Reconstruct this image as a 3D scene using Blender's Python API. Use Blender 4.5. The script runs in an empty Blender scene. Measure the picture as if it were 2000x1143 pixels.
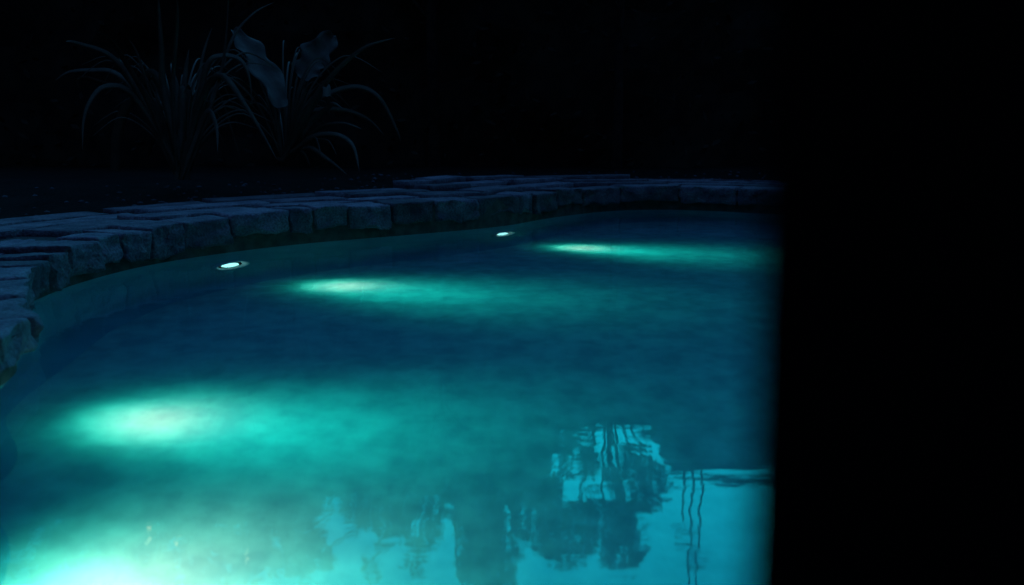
import bpy, bmesh, math, random
from mathutils import Vector, noise, Matrix
R = math.radians
sc = bpy.context.scene
COL = sc.collection

# ------------------------------------------------------------ camera
CAMH = 0.80                      # eye height above the water (crouching at the pool's edge)
K = CAMH / 0.95
F = 1500.0                       # focal length in photo pixels (photo 2000 x 1143)
PITCH = math.atan((571.5 - 280) / F)
cam_d = bpy.data.cameras.new('camera'); cam = bpy.data.objects.new('camera', cam_d); COL.objects.link(cam)
cam.location = (0, 0, CAMH); cam.rotation_euler = (R(90) - PITCH, 0, 0)
cam_d.sensor_width = 36; cam_d.lens = 36 * F / 2000
cam_d.clip_start = 0.02; cam_d.clip_end = 2000
cam_d.dof.use_dof = True; cam_d.dof.focus_distance = 5.2; cam_d.dof.aperture_fstop = 1.8
sc.camera = cam
sc.render.resolution_x = 1024; sc.render.resolution_y = 585

# ------------------------------------------------------------ sky: late dusk, afterglow above the trees across the pool
w = bpy.data.worlds.new('World'); sc.world = w; w.use_nodes = True
nt = w.node_tree; N = nt.nodes; L = nt.links
bg = N['Background']
sky = N.new('ShaderNodeTexSky'); sky.sky_type = 'NISHITA'; sky.sun_disc = False
sky.sun_elevation = R(-2.0); sky.sun_rotation = R(8)
tc = N.new('ShaderNodeTexCoord'); sep = N.new('ShaderNodeSeparateXYZ'); L.new(tc.outputs['Generated'], sep.inputs[0])
def mth(op, a, b=None, clamp=False):
    n = N.new('ShaderNodeMath'); n.operation = op; n.use_clamp = clamp
    for i, v in enumerate((a, b)):
        if v is None: continue
        if isinstance(v, (int, float)): n.inputs[i].default_value = v
        else: L.new(v, n.inputs[i])
    return n.outputs[0]
azi = mth('ARCTAN2', sep.outputs[0], sep.outputs[1])          # 0 = straight across the pool
da = mth('SUBTRACT', azi, 0.08)
ga = mth('EXPONENT', mth('MULTIPLY', mth('MULTIPLY', da, da), -3.2))
el = mth('ARCSINE', sep.outputs[2])
de = mth('SUBTRACT', el, 0.50)
ge = mth('EXPONENT', mth('MULTIPLY', mth('MULTIPLY', de, de), -11.0))
glow = mth('MULTIPLY', ga, ge)
GLOW = (0.0, 2.8, 3.7, 1); NIGHT = (0.12, 0.46, 1.2, 1)
mg = N.new('ShaderNodeMix'); mg.data_type = 'RGBA'; L.new(glow, mg.inputs[0])
mg.inputs[6].default_value = NIGHT; mg.inputs[7].default_value = GLOW
sk2 = N.new('ShaderNodeMix'); sk2.data_type = 'RGBA'; sk2.blend_type = 'ADD'; sk2.inputs[0].default_value = 0.05
lift = mth('MULTIPLY', mth('POWER', mth('MAXIMUM', sep.outputs[2], 0.0), 2.2), mth('MULTIPLY_ADD', sep.outputs[1], 0.75))
[x for x in N if x.type == 'MATH' and x.operation == 'MULTIPLY_ADD'][0].inputs[2].default_value = 0.75
sn = N.new('ShaderNodeMix'); sn.data_type = 'RGBA'; sn.inputs[6].default_value = (0, 0, 0, 1); sn.inputs[7].default_value = NIGHT
L.new(mth('MAXIMUM', lift, 0.0), sn.inputs[0]); L.new(sn.outputs[2], mg.inputs[6])
L.new(mg.outputs[2], sk2.inputs[6]); L.new(sky.outputs[0], sk2.inputs[7])
L.new(sk2.outputs[2], bg.inputs[0]); bg.inputs[1].default_value = 1.0

sc.view_settings.view_transform = 'Standard'; sc.view_settings.look = 'None'
sc.view_settings.exposure = 0; sc.view_settings.gamma = 1
cy = sc.cycles
cy.max_bounces = 10; cy.diffuse_bounces = 4; cy.glossy_bounces = 3; cy.transmission_bounces = 6; cy.volume_bounces = 0
cy.caustics_reflective = False; cy.caustics_refractive = True; cy.sample_clamp_indirect = 14.0

# ------------------------------------------------------------ helpers
rnd = random.Random(7)
def P(px, py, z=0.0):
    """photo pixel -> point on the level plane z"""
    dx = px - 1000; dy = -(py - 571.5)
    d = Vector((dx, F * math.cos(PITCH) + dy * math.sin(PITCH), dy * math.cos(PITCH) - F * math.sin(PITCH)))
    t = (z - CAMH) / d.z
    return Vector((0, 0, CAMH)) + d * t
def AT(px, py, Y):
    """photo pixel -> point at forward distance Y"""
    dx = px - 1000; dy = -(py - 571.5)
    d = Vector((dx, F * math.cos(PITCH) + dy * math.sin(PITCH), dy * math.cos(PITCH) - F * math.sin(PITCH)))
    return Vector((0, 0, CAMH)) + d * (Y / d.y)
def RF(px, py, Y):
    """what a still pool mirrors at this pixel: the point at forward distance Y"""
    dx = px - 1000; dy = -(py - 571.5)
    d = Vector((dx, F * math.cos(PITCH) + dy * math.sin(PITCH), dy * math.cos(PITCH) - F * math.sin(PITCH)))
    p = Vector((0, 0, -CAMH)); d.z = -d.z
    return p + d * (Y / d.y)
def FL(px, py, depth):
    """point of the pool floor seen through still water at this pixel"""
    p = P(px, py); d = (p - Vector((0, 0, CAMH))).normalized()
    h = Vector((d.x, d.y, 0)); c = h.length / 1.333
    return Vector((p.x, p.y, -depth)) + h.normalized() * (depth * c / math.sqrt(1 - c * c))
def PX(v):
    x, y, z = v.x, v.y, v.z - CAMH
    fw = y * math.cos(PITCH) - z * math.sin(PITCH); up = y * math.sin(PITCH) + z * math.cos(PITCH)
    return 1000 + F * x / fw, 571.5 - F * up / fw
def tag(o, label=None, cat=None, group=None, kind=None):
    if label: o['label'] = label
    if cat: o['category'] = cat
    if group: o['group'] = group
    if kind: o['kind'] = kind
    return o
def empty(name, loc=(0, 0, 0), rot=(0, 0, 0)):
    o = bpy.data.objects.new(name, None); COL.objects.link(o); o.location = loc; o.rotation_euler = rot
    o.empty_display_size = 0.1
    return o
def mesh(name, verts, faces, mat, parent=None, smooth=False):
    me = bpy.data.meshes.new(name); me.from_pydata([tuple(v) for v in verts], [], faces); me.update()
    if smooth: me.polygons.foreach_set('use_smooth', [True] * len(me.polygons))
    me.materials.append(mat)
    o = bpy.data.objects.new(name, me); COL.objects.link(o)
    if parent: o.parent = parent
    return o
def bmobj(name, bm, mat, parent=None, smooth=False):
    me = bpy.data.meshes.new(name); bm.to_mesh(me); bm.free()
    if smooth: me.polygons.foreach_set('use_smooth', [True] * len(me.polygons))
    me.materials.append(mat)
    o = bpy.data.objects.new(name, me); COL.objects.link(o)
    if parent: o.parent = parent
    return o
def material(name, c1, c2, scale=4.0, rough=0.8, bump=0.3, bscale=30.0, spec=0.4, detail=6.0, dist=0.02):
    m = bpy.data.materials.new(name); m.use_nodes = True
    n = m.node_tree.nodes; l = m.node_tree.links; b = n['Principled BSDF']
    t = n.new('ShaderNodeTexCoord')
    a = n.new('ShaderNodeTexNoise'); a.inputs['Scale'].default_value = scale; a.inputs['Detail'].default_value = detail
    l.new(t.outputs['Object'], a.inputs['Vector'])
    r = n.new('ShaderNodeValToRGB'); r.color_ramp.elements[0].position = .35; r.color_ramp.elements[1].position = .68
    r.color_ramp.elements[0].color = (*c1, 1); r.color_ramp.elements[1].color = (*c2, 1)
    l.new(a.outputs['Fac'], r.inputs[0]); l.new(r.outputs[0], b.inputs['Base Color'])
    b.inputs['Roughness'].default_value = rough; b.inputs['Specular IOR Level'].default_value = spec
    if bump:
        c = n.new('ShaderNodeTexNoise'); c.inputs['Scale'].default_value = bscale; c.inputs['Detail'].default_value = 8
        l.new(t.outputs['Object'], c.inputs['Vector'])
        bp = n.new('ShaderNodeBump'); bp.inputs['Strength'].default_value = bump; bp.inputs['Distance'].default_value = dist
        l.new(c.outputs['Fac'], bp.inputs['Height']); l.new(bp.outputs[0], b.inputs['Normal'])
    return m
def emis(name, col, s):
    m = bpy.data.materials.new(name); m.use_nodes = True
    b = m.node_tree.nodes['Principled BSDF']
    b.inputs['Base Color'].default_value = (.8, .8, .8, 1)
    b.inputs['Emission Color'].default_value = (*col, 1); b.inputs['Emission Strength'].default_value = s
    return m

M_stone = material('slate_stone', (.056, .058, .086), (.135, .13, .165), 7.0, .8, .9, 38, .3, 10, .02)
sn_ = M_stone.node_tree.nodes; sl_ = M_stone.node_tree.links
oi = sn_.new('ShaderNodeObjectInfo'); mr = sn_.new('ShaderNodeMapRange'); mr.inputs[3].default_value = .55; mr.inputs[4].default_value = 1.35
sl_.new(oi.outputs['Random'], mr.inputs[0])
fine = sn_.new('ShaderNodeTexNoise'); fine.inputs['Scale'].default_value = 70; fine.inputs['Detail'].default_value = 6
geo = sn_.new('ShaderNodeTexCoord'); sl_.new(geo.outputs['Object'], fine.inputs['Vector'])
fr = sn_.new('ShaderNodeMapRange'); fr.inputs[1].default_value = .35; fr.inputs[2].default_value = .65; fr.inputs[3].default_value = .6; fr.inputs[4].default_value = 1.3
sl_.new(fine.outputs['Fac'], fr.inputs[0])
mu = sn_.new('ShaderNodeMath'); mu.operation = 'MULTIPLY'; sl_.new(mr.outputs[0], mu.inputs[0]); sl_.new(fr.outputs[0], mu.inputs[1])
vm = sn_.new('ShaderNodeVectorMath'); vm.operation = 'SCALE'; pb = sn_['Principled BSDF']
src = pb.inputs['Base Color'].links[0].from_socket; sl_.new(src, vm.inputs[0]); sl_.new(mu.outputs[0], vm.inputs['Scale']); sl_.new(vm.outputs[0], pb.inputs['Base Color'])
M_mortar = material('mortar', (.01, .011, .014), (.03, .03, .035), 12, .95, .5, 60)
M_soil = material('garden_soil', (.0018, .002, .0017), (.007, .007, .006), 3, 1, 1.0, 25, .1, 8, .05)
M_deck = material('deck_paving', (.03, .035, .045), (.06, .07, .09), 2, .9, .4, 30)
M_plaster = material('pool_plaster', (.10, .34, .42), (.16, .46, .52), 2.2, .8, .25, 14, .2, 10, .02)
M_floor = material('pool_floor_plaster', (.24, .39, .43), (.345, .55, .565), 7.0, .85, .3, 9, .2, 12, .02)
M_band = material('dark_waterline_band', (.03, .032, .032), (.08, .08, .078), 9, .9, .4, 30)
M_blade = material('strap_leaf', (.06, .062, .045), (.10, .10, .075), 6, .6, .1, 40, .28)
M_broad = material('broad_leaf', (.055, .055, .05), (.085, .085, .075), 8, .75, .3, 20, .15)
M_foliage = material('tree_foliage', (.012, .012, .010), (.03, .028, .022), 3, .9, 0, 10, .1)
M_bark = material('bark', (.012, .011, .01), (.03, .028, .025), 8, .95, .6, 25, .1)
M_wall = material('house_render', (.015, .016, .02), (.025, .026, .03), 2, .95, .3, 20, .1)
M_roof = material('roof_tile', (.012, .011, .012), (.03, .028, .028), 6, .9, .5, 18, .1)
M_metal = material('dull_metal', (.03, .03, .035), (.06, .06, .07), 10, .5, .1, 30)
M_rim = material('lamp_rim_white', (.7, .72, .72), (.8, .82, .82), 10, .5, .05, 30)
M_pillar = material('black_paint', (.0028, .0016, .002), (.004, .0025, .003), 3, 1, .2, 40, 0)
M_glassdark = material('dark_pane', (.008, .009, .012), (.012, .014, .018), 2, .2, 0)

# ------------------------------------------------------------ pool outline
def catmull(pts, n=14):
    out = []; m = len(pts)
    for i in range(m):
        p0, p1, p2, p3 = (Vector(pts[(i + k) % m]) for k in (-1, 0, 1, 2))
        for j in range(n):
            t = j / n
            out.append(0.5 * ((2 * p1) + (-p0 + p2) * t + (2 * p0 - 5 * p1 + 4 * p2 - p3) * t * t + (-p0 + 3 * p1 - 3 * p2 + p3) * t ** 3))
    return out
WL = [(-2.02, 1.8), (-2.04, 2.5), (-2.05, 2.98), (-2.24, 3.32), (-2.80, 3.72), (-2.93, 4.55), (-3.0, 5.25), (-2.88, 6.05), (-2.48, 6.80),
      (-1.9, 7.46), (-1.05, 8.12), (-.12, 8.95), (.60, 10.1), (1.5, 11.05), (2.4, 11.2), (3.3, 10.7),
      (4.5, 9.7), (5.8, 7.9), (6.4, 5.2), (5.9, 2.6), (4.2, 1.1), (1.6, .68), (-.4, .66), (-1.6, .85)]
SL = [(-2.02, 1.8), (-2.03, 2.5), (-2.05, 2.98), (-2.15, 3.33), (-2.62, 3.92), (-2.93, 4.65)] + WL[6:]
WALL = [Vector((p.x, p.y)) for p in catmull([(x * K, y * K) for x, y in WL], 14)]
EDGE = [Vector((p.x, p.y)) for p in catmull([(x * K, y * K) for x, y in SL], 14)]      # line the coping stones follow; they bridge the hollow in the wall
NW = len(WALL)
CEN = Vector((1.3 * K, 5.6 * K))
def off(i, d, W=None):
    """outline point i moved outwards by d along the local normal"""
    W = W or EDGE
    a, b = W[(i - 2) % NW], W[(i + 2) % NW]; t = (b - a).normalized()
    n = Vector((-t.y, t.x))                       # clockwise outline: left of travel is outside
    return W[i % NW] + n * d
ARC = [0.0]
for i in range(NW): ARC.append(ARC[-1] + (EDGE[(i + 1) % NW] - EDGE[i]).length)
def curve(s, d):
    s = max(0, min(s, ARC[-1] - 1e-6))
    lo, hi = 0, NW
    while hi - lo > 1:
        m = (lo + hi) // 2
        if ARC[m] <= s: lo = m
        else: hi = m
    t = (s - ARC[lo]) / (ARC[lo + 1] - ARC[lo])
    return off(lo, d).lerp(off(lo + 1, d), t)
S_AT = lambda k: ARC[(k + 1 if k > 2 else k) * 14]                      # arc length at control point k
def top_h(s):
    """coping height above the water along the edge"""
    pts = [(S_AT(0), .15), (S_AT(2), .165), (S_AT(4), .20), (S_AT(6), .255), (S_AT(8), .29), (S_AT(11), .29), (S_AT(22), .29)]
    for (a, x), (b, y) in zip(pts, pts[1:]):
        if s <= b: return x + (y - x) * max(0, (s - a)) / (b - a)
    return .29
def climb(s):
    return .012 + (.032 if s < S_AT(11) else .032 - .026 * min(1, (s - S_AT(11)) / 1.6)) * max(0, min(1, (s - S_AT(8.0 if False else 8)) / 1.5))
def width(s):
    pts = [(S_AT(0), 1.1), (S_AT(4), 1.35), (S_AT(6), 1.3), (S_AT(8), 1.15), (S_AT(9), 1.0), (S_AT(10), 1.45), (S_AT(11), 1.3), (S_AT(12), .95), (S_AT(15), .8), (S_AT(22), .9)]
    for (a, x), (b, y) in zip(pts, pts[1:]):
        if s <= b: return x + (y - x) * max(0, (s - a)) / (b - a)
    return .9

DEPTH = 1.2
# pool walls + floor
v, f = [], []
prof = [(0, .27), (0, -0.012), (0, -.3), (0, -.7), (0, -DEPTH + .18), (-.03, -DEPTH + .08), (-.09, -DEPTH + .02), (-.18, -DEPTH)]
def undercut(i):                                  # the wall leans back under the corner stone
    return .34 * math.exp(-((i - 34) / 13) ** 2)
for d, z in prof:
    for i in range(NW):
        p = off(i, d + undercut(i) * max(0, -z) / DEPTH, WALL); zz = z if z < .2 else top_h(ARC[i]) - .03
        v.append((p.x, p.y, zz))
for r_ in range(len(prof) - 1):
    for i in range(NW):
        j = (i + 1) % NW
        f.append((r_ * NW + i, r_ * NW + j, (r_ + 1) * NW + j, (r_ + 1) * NW + i))
pw = mesh('pool_wall', v, f, M_plaster, smooth=True); tag(pw, kind='structure')
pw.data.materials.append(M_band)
for i in range(NW): pw.data.polygons[i].material_index = 1  # top strip of the wall, above the water, gets the darker grey
# floor in gentle undulation
bm = bmesh.new()
ring = [bm.verts.new((*off(i, -.18 + undercut(i), WALL), -DEPTH)) for i in range(NW)]
bm.faces.new(ring); bmesh.ops.triangulate(bm, faces=bm.faces[:])
fl = bmobj('pool_floor', bm, M_floor, smooth=True); tag(fl, kind='structure')

# water: one closed body, glass surface, faintly absorbing
bm = bmesh.new()
t_ = [bm.verts.new((*off(i, .015, WALL), 0)) for i in range(NW)]
b_ = [bm.verts.new((*off(i, .015 + undercut(i) * 1.05, WALL), -DEPTH - .05)) for i in range(NW)]
tf = bm.faces.new(t_); bf = bm.faces.new(list(reversed(b_)))
for i in range(NW):
    j = (i + 1) % NW; bm.faces.new((t_[j], t_[i], b_[i], b_[j]))
bmesh.ops.recalc_face_normals(bm, faces=bm.faces[:])
bmesh.ops.triangulate(bm, faces=[x for x in bm.faces if len(x.verts) > 4])
mw = bpy.data.materials.new('pool_water'); mw.use_nodes = True
n = mw.node_tree.nodes; l = mw.node_tree.links; n.remove(n['Principled BSDF'])
gl = n.new('ShaderNodeBsdfGlass'); gl.inputs['IOR'].default_value = 1.333; gl.inputs['Roughness'].default_value = 0.0
gl.inputs['Color'].default_value = (1, 1, 1, 1)
l.new(gl.outputs[0], n['Material Output'].inputs[0])
va = n.new('ShaderNodeVolumeAbsorption'); va.inputs['Color'].default_value = (0.56, .84, .88, 1); va.inputs['Density'].default_value = 1.1
l.new(va.outputs[0], n['Material Output'].inputs['Volume'])
t = n.new('ShaderNodeTexCoord')
mp = n.new('ShaderNodeMapping'); mp.inputs['Scale'].default_value = (.7, 1.4, 1); l.new(t.outputs['Object'], mp.inputs[0])
n1 = n.new('ShaderNodeTexNoise'); n1.inputs['Scale'].default_value = 2.6; n1.inputs['Detail'].default_value = 2; n1.inputs['Roughness'].default_value = .35
n2 = n.new('ShaderNodeTexNoise'); n2.inputs['Scale'].default_value = 14; n2.inputs['Detail'].default_value = 2.5; n2.inputs['Roughness'].default_value = .5
l.new(mp.outputs[0], n1.inputs['Vector']); l.new(mp.outputs[0], n2.inputs['Vector'])
mm = n.new('ShaderNodeMath'); mm.operation = 'MULTIPLY_ADD'; mm.inputs[1].default_value = .10
l.new(n2.outputs[0], mm.inputs[0]); l.new(n1.outputs[0], mm.inputs[2])
bp = n.new('ShaderNodeBump'); bp.inputs['Strength'].default_value = 1.0; bp.inputs['Distance'].default_value = .0033
l.new(mm.outputs[0], bp.inputs['Height']); l.new(bp.outputs[0], gl.inputs['Normal'])
wo = bmobj('pool_water', bm, mw); tag(wo, kind='structure')

# ------------------------------------------------------------ ground: garden soil rising behind the coping, out to the horizon
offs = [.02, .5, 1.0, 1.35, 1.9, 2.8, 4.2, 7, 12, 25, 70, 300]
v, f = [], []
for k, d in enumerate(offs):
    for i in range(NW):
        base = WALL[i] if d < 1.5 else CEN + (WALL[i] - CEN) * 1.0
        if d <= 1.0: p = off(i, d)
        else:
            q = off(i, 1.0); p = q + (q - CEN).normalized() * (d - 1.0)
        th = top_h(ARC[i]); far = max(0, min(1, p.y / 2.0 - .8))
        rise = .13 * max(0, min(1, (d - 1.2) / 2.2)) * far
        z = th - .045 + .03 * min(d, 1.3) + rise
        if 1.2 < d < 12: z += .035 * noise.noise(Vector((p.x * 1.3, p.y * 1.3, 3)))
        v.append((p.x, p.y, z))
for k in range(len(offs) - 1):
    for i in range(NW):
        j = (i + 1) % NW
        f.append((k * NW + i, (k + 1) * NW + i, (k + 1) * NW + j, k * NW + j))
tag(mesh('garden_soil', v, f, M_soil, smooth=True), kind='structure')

# ------------------------------------------------------------ stone coping
def stone_mesh(c, z0, z1, seed, seg=(9, 7, 5), rad=.022, amp=.010, tilt=(0, 0)):
    """c: four plan corners (front-left, front-right, back-right, back-left)"""
    nx, ny, nz = seg; verts = {}; vs = []; fs = []
    A, B, Cc, D = c; lx = ((B - A).length + (Cc - D).length) / 2; ly = ((D - A).length + (Cc - B).length) / 2; lz = z1 - z0
    def put(i, j, k):
        key = (i, j, k)
        if key in verts: return verts[key]
        a, b, h = i / nx, j / ny, k / nz
        q = [a * lx, b * ly, h * lz]; dm = (lx, ly, lz); inner = []; dd = []
        for e in range(3):
            r = min(rad, dm[e] * .45); u = max(r, min(dm[e] - r, q[e])); inner.append(u); dd.append((q[e] - u) / r)
        ln = math.sqrt(sum(x * x for x in dd))
        if ln > 1e-6:
            mx = max(abs(x) for x in dd); r = min(rad, min(dm) * .45)
            q = [inner[e] + dd[e] / ln * mx * min(rad, dm[e] * .45) for e in range(3)]
        a, b, h = q[0] / lx, q[1] / ly, q[2] / lz
        p = A.lerp(B, a).lerp(D.lerp(Cc, a), b)
        z = z0 + h * lz + (a - .5) * tilt[0] + (b - .5) * tilt[1]
        pv = Vector((p.x, p.y, z))
        s = Vector((seed * 7.3, seed * 3.1, seed))
        d1 = noise.noise_vector(pv * 6 + s) * amp * 1.1 + noise.noise_vector(pv * 17 + s) * amp * .75
        # rough hewn front, flat worn top
        if h > .96: d1.z *= .35
        if b < .05: d1 = d1 * 2.0
        pv = pv + d1
        verts[key] = len(vs); vs.append(pv); return verts[key]
    def quad(a, b, c_, d): fs.append((put(*a), put(*b), put(*c_), put(*d)))
    for i in range(nx):
        for j in range(ny):
            quad((i, j, nz), (i + 1, j, nz), (i + 1, j + 1, nz), (i, j + 1, nz)); quad((i, j, 0), (i, j + 1, 0), (i + 1, j + 1, 0), (i + 1, j, 0))
    for i in range(nx):
        for k in range(nz):
            quad((i, 0, k), (i + 1, 0, k), (i + 1, 0, k + 1), (i, 0, k + 1)); quad((i, ny, k), (i, ny, k + 1), (i + 1, ny, k + 1), (i + 1, ny, k))
    for j in range(ny):
        for k in range(nz):
            quad((0, j, k), (0, j, k + 1), (0, j + 1, k + 1), (0, j + 1, k)); quad((nx, j, k), (nx, j + 1, k), (nx, j + 1, k + 1), (nx, j, k + 1))
    return vs, fs
coping = empty('stone_coping', (WALL[100].x, WALL[100].y, .1)); C0 = Vector(coping.location)
tag(coping, 'curved kerb of rough blue-grey stone blocks edging the far side of the lit pool', 'stone edging')
def stone(c, z0, z1, seed, **kw):
    vs, fs = stone_mesh(c, z0, z1, seed, **kw)
    return mesh('stone', [p - C0 for p in vs], fs, M_stone, coping, smooth=True)
# joints of the front row, read off the photograph (column of each joint on the edge)
def s_at_col(px, s_lo, s_hi):
    best = None
    for q in range(400):
        s = s_lo + (s_hi - s_lo) * q / 399
        p = curve(s, -.04); x, y = PX(Vector((p.x, p.y, top_h(s))))
        e = abs(x - px)
        if best is None or e < best[0]: best = (e, s)
    return best[1]
sA = S_AT(4)
s0 = min([(abs(PX(Vector((*curve(ARC[i], -.04), top_h(ARC[i]))))[0] - 66), ARC[i]) for i in range(14 * 4, 14 * 6)])[1]
cols = [100, 130, 190, 238, 287, 357, 450, 563, 612, 680, 765, 850, 938, 1017, 1045, 1090, 1139, 1214, 1329, 1440, 1535]
joints = []
for c in cols: joints.append(s_at_col(c, S_AT(4) + .1, S_AT(15)))
joints = sorted(joints)
near = []
s = joints[0]
lens = [.30, .34, .42, .5, .36, .4, .5, .45, .4]
k = 0
while s > .12 and k < len(lens):
    s -= lens[k] * .95; k += 1
    near.append(max(s, .02))
joints = sorted(near) + joints
tail = joints[-1]
while tail < S_AT(16): tail += rnd.uniform(.38, .6); joints.append(tail)
G = .013
lean = [rnd.uniform(-.035, .035) for _ in joints]
row0_back = [.30 * rnd.uniform(.8, 1.15) for _ in joints]
for q in range(len(joints) - 1):
    a, b = joints[q], joints[q + 1]
    fo = rnd.uniform(-.055, -.025); fo2 = fo + rnd.uniform(-.02, .02)
    bd = row0_back[q]
    h = top_h((a + b) / 2) + rnd.uniform(-.012, .012)
    z0 = h - .185 + rnd.uniform(-.02, .02); z0 = max(z0, .012 if a > S_AT(3) else .05)
    c = [curve(a + G, fo), curve(b - G, fo2), curve(b - G + lean[q + 1], bd - G), curve(a + G + lean[q], bd - G)]
    stone(c, z0, h, q + 1, seg=(14, 9, 9), rad=rnd.uniform(.007, .015), amp=.015, tilt=(rnd.uniform(-.01, .01), rnd.uniform(-.004, .012)))
# flat stones behind, three irregular courses
def backs(s):
    for q in range(len(joints) - 1):
        if joints[q] <= s < joints[q + 1]: return row0_back[q]
    return .3
count = len(joints)
s_end = S_AT(15)
for row in range(3):
    s = S_AT(1) + rnd.uniform(0, .3)
    while s < s_end:
        wd = width(s); a0 = .33; span = (wd - a0) / 3
        ln = rnd.uniform(.5, .95) * (1.05 if s < S_AT(8) else 1.2)
        i0 = (backs(s + ln / 2) if row == 0 else a0 + span * row) + (0 if row == 0 else G)
        i1 = a0 + span * (row + 1)
        if row == 2: i1 += rnd.uniform(-.14, .12)
        sk = rnd.uniform(-.09, .09)
        j_ = lambda: rnd.uniform(-.02, .02)
        h = top_h(s) + climb(s) * (row + 1) + rnd.uniform(-.008, .01)
        c = [curve(s + G, i0 + G + j_()*.5), curve(s + ln - G, i0 + G + j_()*.5), curve(s + ln - G + sk, i1 - G), curve(s + G + sk * .5, i1 - G)]
        stone(c, h - .10 - climb(s), h, 100 + count, seg=(9, 8, 3), rad=.009, amp=.010, tilt=(rnd.uniform(-.012, .012), rnd.uniform(-.004, .016)))
        count += 1; s += ln
# bed of dark mortar under the stones
v, f = [], []
idx = range(0, 14 * 17)
for d in (.012, 1.0):
    for i in idx:
        s = ARC[i]; p = off(i, d if d < .5 else width(s) - .05); v.append(Vector((p.x, p.y, top_h(s) - .035 + .02 * (d > .5))) - C0)
m_ = len(idx)
for q in range(m_ - 1): f.append((q, m_ + q, m_ + q + 1, q + 1))
mesh('mortar_bed', v, f, M_mortar, coping)

# near deck: slab between the camera and the pool's near side
bm = bmesh.new()
i0, i1 = 14 * 17, NW
top = [off(i, -.03) for i in range(i0, i1)] + [off(0, -.03)]
outer = [off(i % NW, .9) for i in range(i0, NW + 1)]
vs = [bm.verts.new((p.x, p.y, .325)) for p in top + list(reversed(outer))]
fc = bm.faces.new(vs)
ex = bmesh.ops.extrude_face_region(bm, geom=[fc]); 
for g in ex['geom']:
    if isinstance(g, bmesh.types.BMVert): g.co.z -= .11
bmesh.ops.recalc_face_normals(bm, faces=bm.faces[:])
tag(bmobj('pool_deck', bm, M_deck), kind='structure')

# ------------------------------------------------------------ underwater lights
M_lens = emis('lamp_lens', (.45, 1.0, .92), 2.6)
def disc_ring(r0, r1, z0, z1, n=40):
    bm = bmesh.new(); rings = []
    for r, z in ((r0, z0), ((r0 * .7 + r1 * .3), z1), ((r0 * .3 + r1 * .7), z1), (r1, z0), (r1, z0 - .03)):
        rings.append([bm.verts.new((r * math.cos(2 * math.pi * i / n), r * math.sin(2 * math.pi * i / n), z)) for i in range(n)])
    for a, b in zip(rings, rings[1:]):
        for i in range(n): bm.faces.new((a[i], a[(i + 1) % n], b[(i + 1) % n], b[i]))
    return bm
def cone_rim(r0, r1, n=48):
    bm = bmesh.new(); rings = []
    for r, z in ((r0, .008), (r1 - .012, .045), (r1 - .003, .047), (r1, .04), (r1, -.02)):
        rings.append([bm.verts.new((r * math.cos(2 * math.pi * i / n), r * math.sin(2 * math.pi * i / n), z)) for i in range(n)])
    for a, b in zip(rings, rings[1:]):
        for i in range(n): bm.faces.new((a[i], a[(i + 1) % n], b[(i + 1) % n], b[i]))
    return bm
def dome(r, z0, h, n=40, m=6):
    bm = bmesh.new(); c = bm.verts.new((0, 0, z0 + h)); prev = None
    for k in range(1, m + 1):
        a = k / m * math.pi / 2
        ring = [bm.verts.new((r * math.sin(a) * math.cos(2 * math.pi * i / n), r * math.sin(a) * math.sin(2 * math.pi * i / n), z0 + h * math.cos(a))) for i in range(n)]
        for i in range(n):
            if prev is None: bm.faces.new((c, ring[i], ring[(i + 1) % n]))
            else: bm.faces.new((prev[i], ring[i], ring[(i + 1) % n], prev[(i + 1) % n]))
        prev = ring
    return bm
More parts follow.
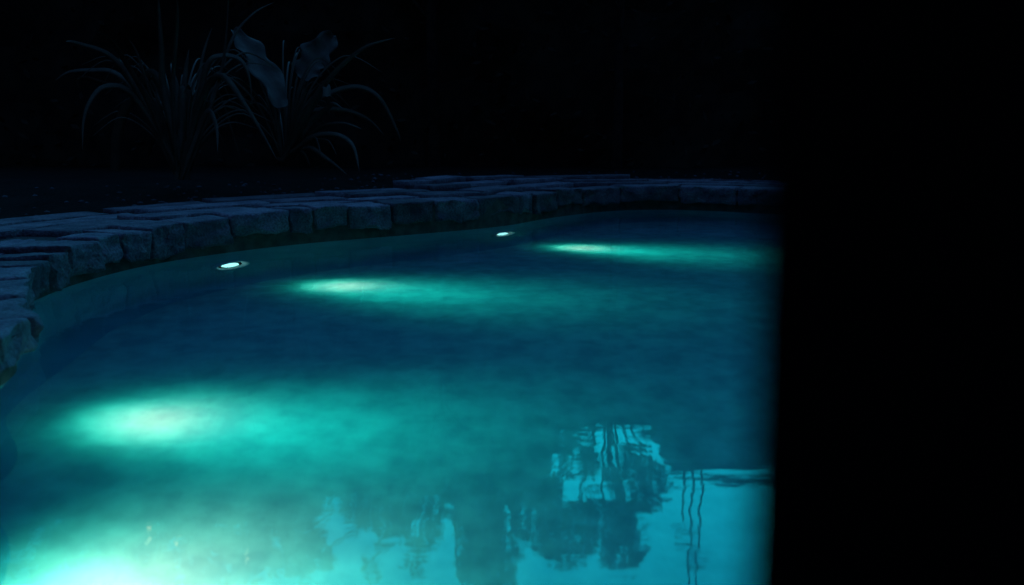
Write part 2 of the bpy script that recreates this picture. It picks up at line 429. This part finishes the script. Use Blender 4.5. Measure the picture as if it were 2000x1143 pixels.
def pool_light(s, depth, label, aim, spill, power, size, tail=700):
    p = WALL[s]; a, b = WALL[s - 1], WALL[s + 1]; t = (b - a).normalized(); nrm = Vector((t.y, -t.x, 0))
    root = empty('pool_light', (p.x, p.y, -depth)); tag(root, label, 'pool light', 'round lights set in the pool wall under the water')
    root.rotation_euler = nrm.to_track_quat('Z', 'Y').to_euler()
    bmobj('rim', cone_rim(.108, .150), M_rim, root, True)
    bmobj('lens', dome(.074, .006, .045), M_lens, root, True)
    bmobj('housing', disc_ring(.074, .112, .004, .006), M_pillar, root, True)
    bpy.context.view_layer.update()
    # the lens throws a hot centre down on the floor and a longer soft beam out into the pool
    for k_, (tgt, pw_, sz) in enumerate(((aim, power, size), (spill, tail, 14))):
        ld = bpy.data.lights.new('bulb', 'SPOT'); ld.energy = pw_; ld.color = (1.0, .76, .50) if k_ == 0 else (.03, 1.0, .64)
        ld.spot_size = R(150); ld.spot_blend = .5; ld.shadow_soft_size = .08
        ld.use_nodes = True; q = ld.node_tree.nodes; ll = ld.node_tree.links; em = q['Emission']
        tx = q.new('ShaderNodeTexCoord'); sp = q.new('ShaderNodeSeparateXYZ'); ll.new(tx.outputs['Normal'], sp.inputs[0])
        def mt(op, a, b=0.0):
            z = q.new('ShaderNodeMath'); z.operation = op
            for ii, vv in enumerate((a, b)):
                if isinstance(vv, (int, float)): z.inputs[ii].default_value = vv
                else: ll.new(vv, z.inputs[ii])
            return z.outputs[0]
        th = mt('ARCCOSINE', mt('MINIMUM', mt('ABSOLUTE', sp.outputs[2]), 1.0))
        e1 = mt('EXPONENT', mt('MULTIPLY', mt('POWER', mt('DIVIDE', th, R(sz)), 2.0), -1.0))
        e2 = mt('EXPONENT', mt('MULTIPLY', mt('POWER', mt('DIVIDE', th, R(sz * 2.2)), 2.0), -1.0))
        ll.new(mt('ADD', e1, mt('MULTIPLY', e2, (.0 if sz > 20 else .05) if k_ == 0 else .022)), em.inputs['Strength'])
        if k_ == 0:                                   # the lens tints its outer rays green, the axis stays near white
            ld.color = (1, 1, 1); mx_ = q.new('ShaderNodeMix'); mx_.data_type = 'RGBA'
            mx_.inputs[6].default_value = (.03, 1.0, .58, 1); mx_.inputs[7].default_value = (1.0, .50, .31, 1)
            ll.new(mt('POWER', e1, .8 if sz > 20 else 1.3), mx_.inputs[0]); ll.new(mx_.outputs[2], em.inputs['Color'])
        lo = bpy.data.objects.new('bulb', ld); COL.objects.link(lo); lo.parent = root; lo.location = (0, 0, .07)
        wd = (Vector(tgt) - Vector((p.x, p.y, -depth))).normalized()
        lo.rotation_euler = (root.matrix_world.to_3x3().inverted() @ wd).to_track_quat('-Z', 'Y').to_euler()
    return root
def s_near(x, y):
    return min(((WALL[i] - Vector((x * K, y * K))).length, i) for i in range(NW))[1]
pool_light(s_near(-2.5, 6.75), .58, 'oval glowing pool light under the nearer bend of the stone edge', FL(665, 556, DEPTH), FL(1040, 580, DEPTH), 520, 9.6, 620)
pool_light(s_near(-.12, 8.95), .58, 'smaller distant glowing pool light, broken up by ripples', FL(1125, 483, DEPTH), FL(1400, 498, DEPTH), 520, 9.6, 620)
pool_light(s_near(-2.75, 3.66), .58, 'light outside the left of the frame whose beam makes the middle bright patch', FL(275, 833, DEPTH), FL(760, 862, DEPTH), 400, 12, 520)
pool_light(s_near(-1.955, 2.4), .58, 'light outside the left of the frame whose beam whitens the bottom left corner', FL(215, 1185, DEPTH), FL(520, 1215, DEPTH), 370, 26, 190)

# ------------------------------------------------------------ garden plants
def smooth_path(pts, n=7):
    out = []
    m = len(pts)
    for i in range(m - 1):
        p0 = pts[max(i - 1, 0)]; p1 = pts[i]; p2 = pts[i + 1]; p3 = pts[min(i + 2, m - 1)]
        for j in range(n):
            t = j / n
            out.append(0.5 * ((2 * p1) + (-p0 + p2) * t + (2 * p0 - 5 * p1 + 4 * p2 - p3) * t * t + (-p0 + 3 * p1 - 3 * p2 + p3) * t ** 3))
    out.append(pts[-1]); return out
def blade(path, w0, parent, side, blunt=False):
    """folded strap leaf along a path; V-shaped cross-section"""
    pts = smooth_path(path); n_ = len(pts); v, f = [], []; O = Vector(parent.location)
    for i, p in enumerate(pts):
        t = i / (n_ - 1)
        wd = w0 * (.75 + .5 * min(1, t * 3)) * ((1 - t ** 3) if not blunt else 1) + .002
        tg = (pts[min(i + 1, n_ - 1)] - pts[max(i - 1, 0)]).normalized()
        sd = tg.cross(side); sd = sd.normalized() if sd.length > 1e-3 else Vector((1, 0, 0))
        up = sd.cross(tg).normalized()
        q = p - O
        v += [q - sd * wd / 2 + up * wd * .22, q, q + sd * wd / 2 + up * wd * .22, q - up * .004]
        if i:
            a = (i - 1) * 4; b = i * 4
            f += [(a, b, b + 1, a + 1), (a + 1, b + 1, b + 2, a + 2), (a + 2, b + 2, b + 3, a + 3), (a + 3, b + 3, b, a)]
    return mesh('leaf', v, f, M_blade, parent, True)
def z1(pt): return pt[0] * .45, pt[1] * .45          # zoomed crop -> photo pixels
def clump(name, label, base, Y, leaves, extra, seed, group=None):
    r = random.Random(seed)
    bp_ = AT(*z1(base), Y); root = empty(name, bp_); tag(root, label, 'plant', group)
    for L_ in leaves:
        wd, pts = L_[0], L_[1:]
        dy = r.uniform(-.5, .5); n_ = len(pts)
        path = [bp_ + Vector((r.uniform(-.05, .05), r.uniform(-.05, .05), -.03))]
        for i, q in enumerate(pts):
            path.append(AT(*z1(q), Y + dy * (i + 1) / n_))
        blade(path, wd, root, Vector((r.uniform(-.5, .5), -1, r.uniform(-.3, .5))).normalized(), blunt=(wd > .05 and r.random() < .4))
    for _ in range(extra):                            # darker leaves inside and behind the clump
        a = r.uniform(0, 2 * math.pi); reach = r.uniform(.35, 1.0); up = r.uniform(.5, 1.15); dr = r.uniform(0, .8)
        d = Vector((math.cos(a), abs(math.sin(a)) * .9 - .1, 0))
        path = [bp_ + d * .05, bp_ + d * reach * .3 + Vector((0, 0, up * .65)), bp_ + d * reach * .7 + Vector((0, 0, up)), bp_ + d * reach * 1.1 + Vector((0, 0, up - dr * .5))]
        blade(path, r.uniform(.008, .02), root, Vector((0, -1, .3)).normalized())
    return root
W1 = .045
clump('strap_leaf_plant', 'big tangled clump of long arching strap leaves, on the left of the garden bed', (790, 765), 7.4, [
    (W1, (640, 470), (500, 260), (340, 190), (285, 180)), (W1, (650, 450), (530, 240), (470, 160), (410, 135)),
    (W1, (600, 420), (500, 320), (400, 308), (300, 315), (240, 350)), (W1, (680, 560), (560, 400), (460, 378), (400, 430), (365, 520), (358, 650)),
    (.075, (750, 480), (665, 322), (600, 400), (540, 490), (510, 600), (505, 740)), (.065, (765, 600), (715, 498), (680, 560), (640, 700)),
    (.05, (715, 420), (700, 200), (685, -40)), (.03, (750, 400), (770, 100), (765, -40)), (.06, (795, 450), (820, 215)),
    (.07, (775, 520), (768, 400), (757, 320)), (.07, (795, 500), (805, 385), (828, 480), (830, 730)), (.03, (850, 450), (880, 250), (920, 120)),
    (.035, (900, 520), (960, 330), (985, 150), (992, -40)), (W1, (850, 500), (900, 290), (960, 245), (1040, 260), (1080, 330), (1095, 450)),
    (.05, (870, 450), (960, 330), (1080, 480), (1200, 690)), (.045, (880, 480), (920, 380), (970, 460), (1040, 680)),
    (.05, (870, 560), (910, 485), (942, 550), (945, 660)), (.05, (785, 560), (765, 530), (745, 600), (738, 740)),
    (.03, (900, 480), (940, 380), (1010, 170), (1100, 60), (1190, 10)), (.045, (560, 330), (510, 280), (590, 390), (660, 500)),
    (.03, (660, 420), (600, 240), (560, 170)), (.05, (700, 500), (690, 400), (655, 340), (690, 420), (720, 560)),
    (.035, (600, 440), (420, 350), (345, 340), (340, 380))], 60, 3)
clump('strap_leaf_plant', 'smaller fountain-shaped clump of strap leaves, right of the broad wavy leaves', (1240, 680), 7.9, [
    (W1, (1300, 520), (1380, 480), (1500, 480), (1600, 520), (1670, 590)), (W1, (1340, 470), (1450, 400), (1560, 380), (1650, 430), (1720, 560), (1740, 620)),
    (.042, (1340, 470), (1450, 320), (1580, 210), (1715, 165)), (W1, (1340, 605), (1450, 585), (1530, 630), (1560, 745)),
    (.035, (1310, 630), (1370, 600), (1395, 680)), (.04, (1330, 640), (1420, 690), (1505, 757)), (.04, (1280, 650), (1320, 670), (1345, 720)),
    (.06, (1310, 540), (1405, 380), (1418, 420)), (.04, (1310, 560), (1420, 470), (1450, 450), (1490, 475)),
    (.035, (1320, 570), (1380, 515), (1435, 585)), (.03, (1370, 565), (1480, 535), (1570, 560)), (.03, (1330, 620), (1420, 610), (1460, 670)),
    (.03, (1290, 560), (1320, 420), (1340, 350)), (.035, (1270, 560), (1290, 480), (1330, 400))], 24, 11)

def broad_leaf(spine, hw, parent, seed, Y, tip_dy, face=(0, -1, .25)):
    """wavy-edged broad leaf built on a spine of photo points"""
    r = random.Random(seed); O = Vector(parent.location)
    sp = smooth_path([AT(*z1(q), Y + tip_dy * i / (len(spine) - 1)) for i, q in enumerate(spine)], 9)
    n_ = len(sp); v, f = [], []; m = 8
    ph = r.uniform(0, 6)
    for i, p in enumerate(sp):
        t = i / (n_ - 1); tg = (sp[min(i + 1, n_ - 1)] - sp[max(i - 1, 0)]).normalized()
        sd = tg.cross(Vector(face)).normalized(); up = sd.cross(tg)
        env = math.sin(math.pi * min(1, t * .93 + .05)) ** .55
        for j in range(m + 1):
            u = j / m * 2 - 1
            lob = 1 + .22 * math.sin(t * 19 + ph + (1.3 if u > 0 else 0)) * abs(u)
            x = hw * env * u * lob
            zf = abs(u) * hw * .30 + .10 * hw * math.sin(t * 26 + u * 2.5 + ph) * abs(u)
            v.append(p - O + sd * x + up * zf)
        if i:
            for j in range(m):
                a = (i - 1) * (m + 1) + j; b = i * (m + 1) + j; f.append((a, b, b + 1, a + 1))
    o = mesh('leaf', v, f, M_broad, parent, True)
    so = o.modifiers.new('thickness', 'SOLIDIFY'); so.thickness = .003
    return o
bpn = AT(1225 * .45, 690 * .45, 8.1)
bl = empty('broad_leaf_plant', bpn); tag(bl, 'dim plant with two broad wavy-edged leaves standing up between the strap-leaf clumps', 'plant')
broad_leaf([(1212, 475), (1195, 390), (1130, 290), (1075, 205), (1012, 135)], .125, bl, 2, 7.65, .35, (.45, -.8, .5))
broad_leaf([(1325, 355), (1345, 300), (1390, 225), (1450, 155)], .16, bl, 9, 8.1, .2)
def stem(name, pts, r0, r1, parent, mat):
    O = Vector(parent.location); sp = smooth_path(pts, 5); v, f = [], []; k = 7
    for i, p in enumerate(sp):
        t = i / (len(sp) - 1); rr = r0 + (r1 - r0) * t
        tg = (sp[min(i + 1, len(sp) - 1)] - sp[max(i - 1, 0)]).normalized(); a = tg.orthogonal().normalized(); b = tg.cross(a)
        if i and False: pass
        for j in range(k):
            an = 2 * math.pi * j / k; v.append(p - O + (a * math.cos(an) + b * math.sin(an)) * rr)
        if i:
            for j in range(k): f.append(((i - 1) * k + j, (i - 1) * k + (j + 1) % k, i * k + (j + 1) % k, i * k + j))
    return mesh(name, v, f, mat, parent, True)
stem('stalk', [bpn, AT(1270 * .45, 560 * .45, 8.1), AT(1300 * .45, 450 * .45, 8.1), AT(1325 * .45, 355 * .45, 8.1)], .012, .008, bl, M_blade)
stem('stalk', [bpn, AT(1215 * .45, 580 * .45, 8.1), AT(1212 * .45, 475 * .45, 8.1)], .012, .008, bl, M_blade)

# pebbles and clods scattered on the soil behind the coping
bm = bmesh.new(); r = random.Random(5)
for _ in range(420):
    i = r.randrange(14 * 3, 14 * 15); d = width(ARC[i]) + r.uniform(.02, 1.6) ** 1.2
    q = off(i, 1.0); p = q + (q - CEN).normalized() * (d - 1.0)
    th = top_h(ARC[i]); z = th - .045 + .03 * min(d, 1.3) + .13 * max(0, min(1, (d - 1.2) / 2.2)) + .035 * noise.noise(Vector((p.x * 1.3, p.y * 1.3, 3))) * (d > 1.2)
    s = r.uniform(.008, .03)
    mtx = Matrix.Translation((p.x, p.y, z)) @ Matrix.Rotation(r.uniform(0, 6), 4, 'Z') @ Matrix.Diagonal((s * r.uniform(.8, 1.6), s, s * r.uniform(.5, .9), 1))
    bmesh.ops.create_icosphere(bm, subdivisions=1, radius=1, matrix=mtx)
tag(bmobj('pebbles', bm, material('pebble', (.012, .014, .018), (.05, .06, .08), 9, .9, 0), smooth=False), kind='stuff')

# ------------------------------------------------------------ trees behind the garden (seen mirrored in the pool)
def tree(label, x, y, h, crown, seed, leaf=.16, n=2600, trunk_r=.16, lean=0.0, name='tree'):
    """crown: list of (dx, dy, z, rx, ry, rz) leaf clumps"""
    r = random.Random(seed); root = empty(name, (x, y, .2)); tag(root, label, 'tree', 'dark trees behind the garden')
    tops = [Vector((dx, dy, z)) for dx, dy, z, *_ in crown]
    apex = Vector((lean, 0, h * .72))
    v, f = [], []
    def tube(a, b, r0, r1, k=7, seg=5):
        o = len(v); dirn = (b - a); ax = dirn.normalized().orthogonal().normalized(); ay = dirn.normalized().cross(ax)
        for i in range(seg + 1):
            t = i / seg; c = a.lerp(b, t) + Vector((noise.noise(a * 3 + Vector((0, 0, t * 3))), noise.noise(b * 2 + Vector((t * 3, 0, 0))), 0)) * .12 * math.sin(t * math.pi)
            for j in range(k):
                an = 2 * math.pi * j / k; v.append(c + (ax * math.cos(an) + ay * math.sin(an)) * (r0 + (r1 - r0) * t))
            if i:
                for j in range(k): f.append((o + (i - 1) * k + j, o + (i - 1) * k + (j + 1) % k, o + i * k + (j + 1) % k, o + i * k + j))
    tube(Vector((0, 0, -.3)), apex, trunk_r, trunk_r * .45, 9, 8)
    for c in tops:
        st = apex * r.uniform(.45, .95); tube(st, c, trunk_r * .3, .02)
    mesh('trunk', v, f, M_bark, root, True)
    v, f = [], []
    tot = sum(c[3] * c[5] for c in crown)
    for dx, dy, z, rx, ry, rz in crown:
        k = int(n * rx * rz / tot)
        for _ in range(k):
            while True:
                a = Vector((r.uniform(-1, 1), r.uniform(-1, 1), r.uniform(-1, 1)))
                if a.length <= 1: break
            c = Vector((dx + a.x * rx, dy + a.y * ry, z + a.z * rz))
            if noise.noise(c * 2.1 + Vector((seed, 0, 0))) < -.06: continue
            s = leaf * r.uniform(.6, 1.3)
            ax = Vector((r.gauss(0, 1), r.gauss(0, 1), r.gauss(0, .6))).normalized(); ay = ax.orthogonal().normalized(); ay = (ay * math.cos(r.uniform(0, 6)) + ax.cross(ay) * math.sin(r.uniform(0, 6)))
            o = len(v); v += [c - ax * s, c - ay * s * .42, c + ax * s, c + ay * s * .42]; f.append((o, o + 1, o + 2, o + 3))
    mesh('crown', v, f, M_foliage, root)
    return root
# clipped hedge closing the garden off
def hedge(name, label, pts, hts, thick, seed):
    r = random.Random(seed); root = empty(name, (pts[0][0], pts[0][1], .2)); tag(root, label, 'hedge'); O = Vector(root.location)
    v, f = [], []; nz = 14; rows = []
    P2 = [Vector(p) for p in pts]; segs = []
    for a, b, ha, hb in zip(P2, P2[1:], hts, hts[1:]):
        m = max(2, int((b - a).length / .35))
        for i in range(m): t = i / m; segs.append((a.lerp(b, t), ha + (hb - ha) * t))
    segs.append((P2[-1], hts[-1]))
    for side in (0, 1):
        for q, (p, h) in enumerate(segs):
            a = segs[max(q - 1, 0)][0]; b = segs[min(q + 1, len(segs) - 1)][0]; t = (b - a).normalized(); nn = Vector((-t.y, t.x))
            for k in range(nz + 1):
                z = h * k / nz; wv = (1 if side else -1) * thick * (1 - (k / nz) ** 6 * .8)
                c = Vector((p.x + nn.x * wv, p.y + nn.y * wv, z)); c += noise.noise_vector(c * .9) * .22; v.append(c - O)
    S_ = len(segs); W_ = nz + 1
    for side in (0, 1):
        for q in range(S_ - 1):
            for k in range(nz):
                o = side * S_ * W_ + q * W_ + k; fc = (o, o + W_, o + W_ + 1, o + 1); f.append(fc if side == 0 else fc[::-1])
    for q in range(S_ - 1):
        o = q * W_ + nz; o2 = S_ * W_ + o; f.append((o, o + W_, o2 + W_, o2))
    for q in (0, S_ - 1):
        for k in range(nz): o = q * W_ + k; o2 = S_ * W_ + o; f.append((o, o + 1, o2 + 1, o2))
    mesh('branch_mass', v, f, M_foliage, root)
    nv = len(v); lv, lf = [], []
    for _ in range(9000):
        c = v[r.randrange(nv)] + Vector((r.gauss(0, .2), r.gauss(0, .2), r.gauss(0, .2)))
        s = r.uniform(.05, .11); ax = Vector((r.gauss(0, 1), r.gauss(0, 1), r.gauss(0, 1))).normalized(); ay = ax.orthogonal().normalized()
        o = len(lv); lv += [c - ax * s, c - ay * s * .45, c + ax * s, c + ay * s * .45]; lf.append((o, o + 1, o + 2, o + 3))
    mesh('leaves', lv, lf, M_foliage, root)
hp = [RF(px, py, 13.6) for px, py in [(-1500, 980), (-400, 1010), (250, 1030), (600, 1000), (660, 960), (850, 985), (930, 1080), (990, 1010), (1060, 960), (1090, 850), (1290, 850), (1700, 880), (2600, 900)]]
hedge('hedge', 'tall black hedge closing off the garden behind the plants', [(p.x, p.y) for p in hp], [p.z for p in hp], .5, 4)
# dense screen of shrubs and small trees that fills the dark behind the garden
def bushes(x, y, h, wd, seed, label, leaf=.2, n=5200):
    cr = [(random.Random(seed + k).uniform(-wd, wd), random.Random(seed * 3 + k).uniform(-.8, .8), z, wd * .75, 1.2, h * .2) for k, z in enumerate([h * .12, h * .2, h * .35, h * .5, h * .62, h * .75, h * .85, h * .3])]
    return tree(label, x, y, h, cr, seed, leaf, n)
Yb = 15.0
for k, (px, py_top) in enumerate([(-500, 1150), (-150, 1120), (180, 1120), (470, 1080), (800, 960), (1060, 850), (1330, 790), (1650, 790), (1980, 860)]):
    p = RF(px, py_top, Yb + (k % 2) * 1.2)
    where = ['leftmost tree of the dark row, outside the frame', 'second dark tree, left of the frame', 'dark bushy tree behind the left strap-leaf clump', 'dark bushy tree behind the middle of the left clump',
             'dark bushy tree behind the broad-leaf plant', 'dark shrub mass behind the bend of the stone edge', 'dark shrub mass below the house roof', 'dark shrub mass behind the black pillar', 'rightmost dark tree behind the black pillar'][k]
    bushes(p.x, p.y, p.z - .2, 1.9, 20 + k, where)

p = RF(945, 1170, 14.2); bushes(p.x, p.y, p.z - .2, .42, 77, 'narrow dark column tree rising above the hedge, left of the slender tree', .12, 5000)
def crown_from_mirror(Y, blobs, x0, y0):
    out = []
    for px, py, wpx, hpx in blobs:
        c = RF(px, py, Y); e = RF(px + wpx, py, Y); g = RF(px, py + hpx, Y)
        out.append((c.x - x0, c.y - y0, c.z - .2, (e - c).length, .7, abs(g.z - c.z)))
    return out
p = RF(1190, 900, 12.6)
tree('slender tree whose leafy crown is mirrored dark against the cyan sky in the water', p.x, p.y, 6.2,
     crown_from_mirror(12.6, [(1040, 1010, 42, 30), (1110, 1045, 60, 34), (1170, 1010, 52, 34), (1225, 1000, 42, 46), (1215, 1075, 46, 30), (1262, 955, 30, 20), (1240, 905, 46, 18), (1150, 900, 22, 16),
      (1100, 950, 45, 30), (1060, 960, 40, 30), (1290, 930, 14, 8), (1110, 870, 30, 25), (1195, 935, 20, 20)], p.x, p.y), 51, .085, 7600, .09)
p = RF(860, 900, 12.9)
tree('taller spreading tree left of the slender one, mirrored in the water below the middle patch', p.x, p.y, 7.0,
     crown_from_mirror(12.9, [(400, 1030, 140, 90), (250, 1080, 150, 90), (600, 1100, 50, 50), (945, 1080, 45, 80), (450, 1120, 100, 60), (930, 1000, 75, 60), (960, 1080, 60, 60), (815, 1000, 75, 45), (740, 1010, 40, 60), (600, 1010, 45, 70), (520, 1040, 60, 80), (560, 980, 90, 40), (720, 960, 90, 35), (730, 1090, 18, 40), (815, 1080, 30, 14), (900, 1130, 14, 30), (980, 1140, 30, 30)], p.x, p.y), 63, .10, 17000, .12)

# ------------------------------------------------------------ house with flat roof edge and aerials
Yh = 17.0
a = RF(1295, 925, Yh); b = RF(2300, 925, Yh)
hx0, hx1, hz = a.x, b.x, RF(1400, 946, Yh).z
hw, hb = RF(1400, 914, Yh + .5).z, RF(1400, 930, Yh).z
house = empty('house', ((hx0 + hx1) / 2, Yh, .2)); tag(house, 'dark flat-roofed house with a roof railing whose straight edge is mirrored in the water', 'house')
HO = Vector(house.location)
def box(name, x0, y0, z0, x1, y1, z1_, mat, parent, bev=.01, O=None):
    O = O if O is not None else Vector(parent.location)
    bm = bmesh.new(); bmesh.ops.create_cube(bm, size=1)
    for q in bm.verts: q.co = Vector(((x0 + x1) / 2 + q.co.x * (x1 - x0), (y0 + y1) / 2 + q.co.y * (y1 - y0), (z0 + z1_) / 2 + q.co.z * (z1_ - z0))) - O
    if bev: bmesh.ops.bevel(bm, geom=bm.edges[:], offset=bev, segments=2, affect='EDGES')
    return bmobj(name, bm, mat, parent)
box('wall', hx0 + .4, Yh + .5, .1, hx1 - .4, Yh + 4, hw - .123, M_wall, house)
box('roof', hx0 + .2, Yh + .3, hw - .12, hx1, Yh + 4.2, hw - .002, M_roof, house)
rf_ = box('railing', hx0 + .3, Yh + .42, hb, hx1, Yh + .56, hz, M_metal, house)
for k in range(5):
    box('post', hx0 + .9 + k * 2.3, Yh + .45, hw + .003, hx0 + .98 + k * 2.3, Yh + .53, hb - .003, M_metal, rf_, .004, HO)
for k in range(4):
    x = hx0 + 1.6 + k * 3.0
    for zz in (1.2, 4.2):
        wn = box('window', x, Yh + .44, zz, x + 1.2, Yh + .497, zz + 1.4, M_metal, house, .005)
        box('pane', x + .07, Yh + .425, zz + .07, x + 1.13, Yh + .437, zz + 1.33, M_glassdark, wn, 0, HO)
def aerial(px, top_py, label, bars, seed):
    r = random.Random(seed); b0 = RF(px, 930, Yh + .6); tp = RF(px, top_py, Yh + .6)
    root = empty('roof_aerial', (b0.x, b0.y, hz - .02)); tag(root, label, 'aerial', 'aerials on the house roof')
    stem('mast', [Vector((b0.x, b0.y, hz - .03)), Vector((b0.x + r.uniform(-.03, .03), b0.y, (hz + tp.z) / 2)), Vector((b0.x, b0.y, tp.z))], .034, .026, root, M_metal)
    for py, x0, x1 in bars:
        q0 = RF(x0, py, Yh + .6); q1 = RF(x1, py, Yh + .6); q0.z = q1.z = (q0.z + q1.z) / 2
        stem('rod', [Vector((q0.x, b0.y, q0.z)), (Vector((q0.x, b0.y, q0.z)) + Vector((q1.x, b0.y, q1.z))) / 2, Vector((q1.x, b0.y, q1.z))], .03, .02, root, M_metal)
aerial(1337, 1035, 'shortest of the thin roof masts, leftmost of the three mirrored lines', [], 1)
aerial(1353, 1200, 'middle tall roof mast mirrored as a wavy line with cross rods', [(1045, 1307, 1372), (1063, 1318, 1360), (1075, 1312, 1372)], 2)
aerial(1373, 1220, 'rightmost tall roof mast mirrored as a wavy line', [(1098, 1340, 1372), (1108, 1345, 1385)], 3)

# string of small warm bulbs high between the trees; their glints show in the water at the lower left
q0, q1, q2 = RF(285, 1050, 11.0), RF(345, 1064, 11.0), RF(480, 1090, 11.0)
sl = empty('string_light', q0); tag(sl, 'sagging cord with three small warm bulbs strung high before the trees', 'string light')
up_ = Vector((0, 0, .09))
stem('cord', [RF(180, 1075, 11.0) + Vector((0, 0, .3)), q0 + up_, q1 + up_, q2 + up_, RF(640, 1190, 11.0)], .006, .006, sl, M_metal)
M_warm = emis('warm_bulb', (1.0, .55, .28), 3.5)
for k, q in enumerate((q0, q1, q2)):
    bm = bmesh.new(); bmesh.ops.create_uvsphere(bm, u_segments=14, v_segments=9, radius=.036 - .007 * k)
    for x in bm.verts: x.co.z *= 1.35 if x.co.z > 0 else 1.1
    bmesh.ops.translate(bm, verts=bm.verts[:], vec=q - q0)
    bb = bmobj('bulb', bm, M_warm, sl, True)
    stem('socket', [q + Vector((0, 0, .04)), q + Vector((0, 0, .065)), q + up_], .016, .012, sl, M_metal)
# ------------------------------------------------------------ pillar beside the camera
pil = empty('pillar', (.45, .08, .30)); tag(pil, 'black out-of-focus pillar close to the camera, filling the right of the picture', 'pillar')
X0 = .19 * (588 / F)
bm = bmesh.new(); bmesh.ops.create_cube(bm, size=1)
for q in bm.verts: q.co = Vector((X0 + .35 + q.co.x * .7 - .45, .0 + q.co.y * .52 - .145, 1.3 + q.co.z * 2.7))
bmesh.ops.bevel(bm, geom=bm.edges[:], offset=.006, segments=2, affect='EDGES')
bmobj('shaft', bm, M_pillar, pil); pil.rotation_euler = (0, R(-1.6), 0)
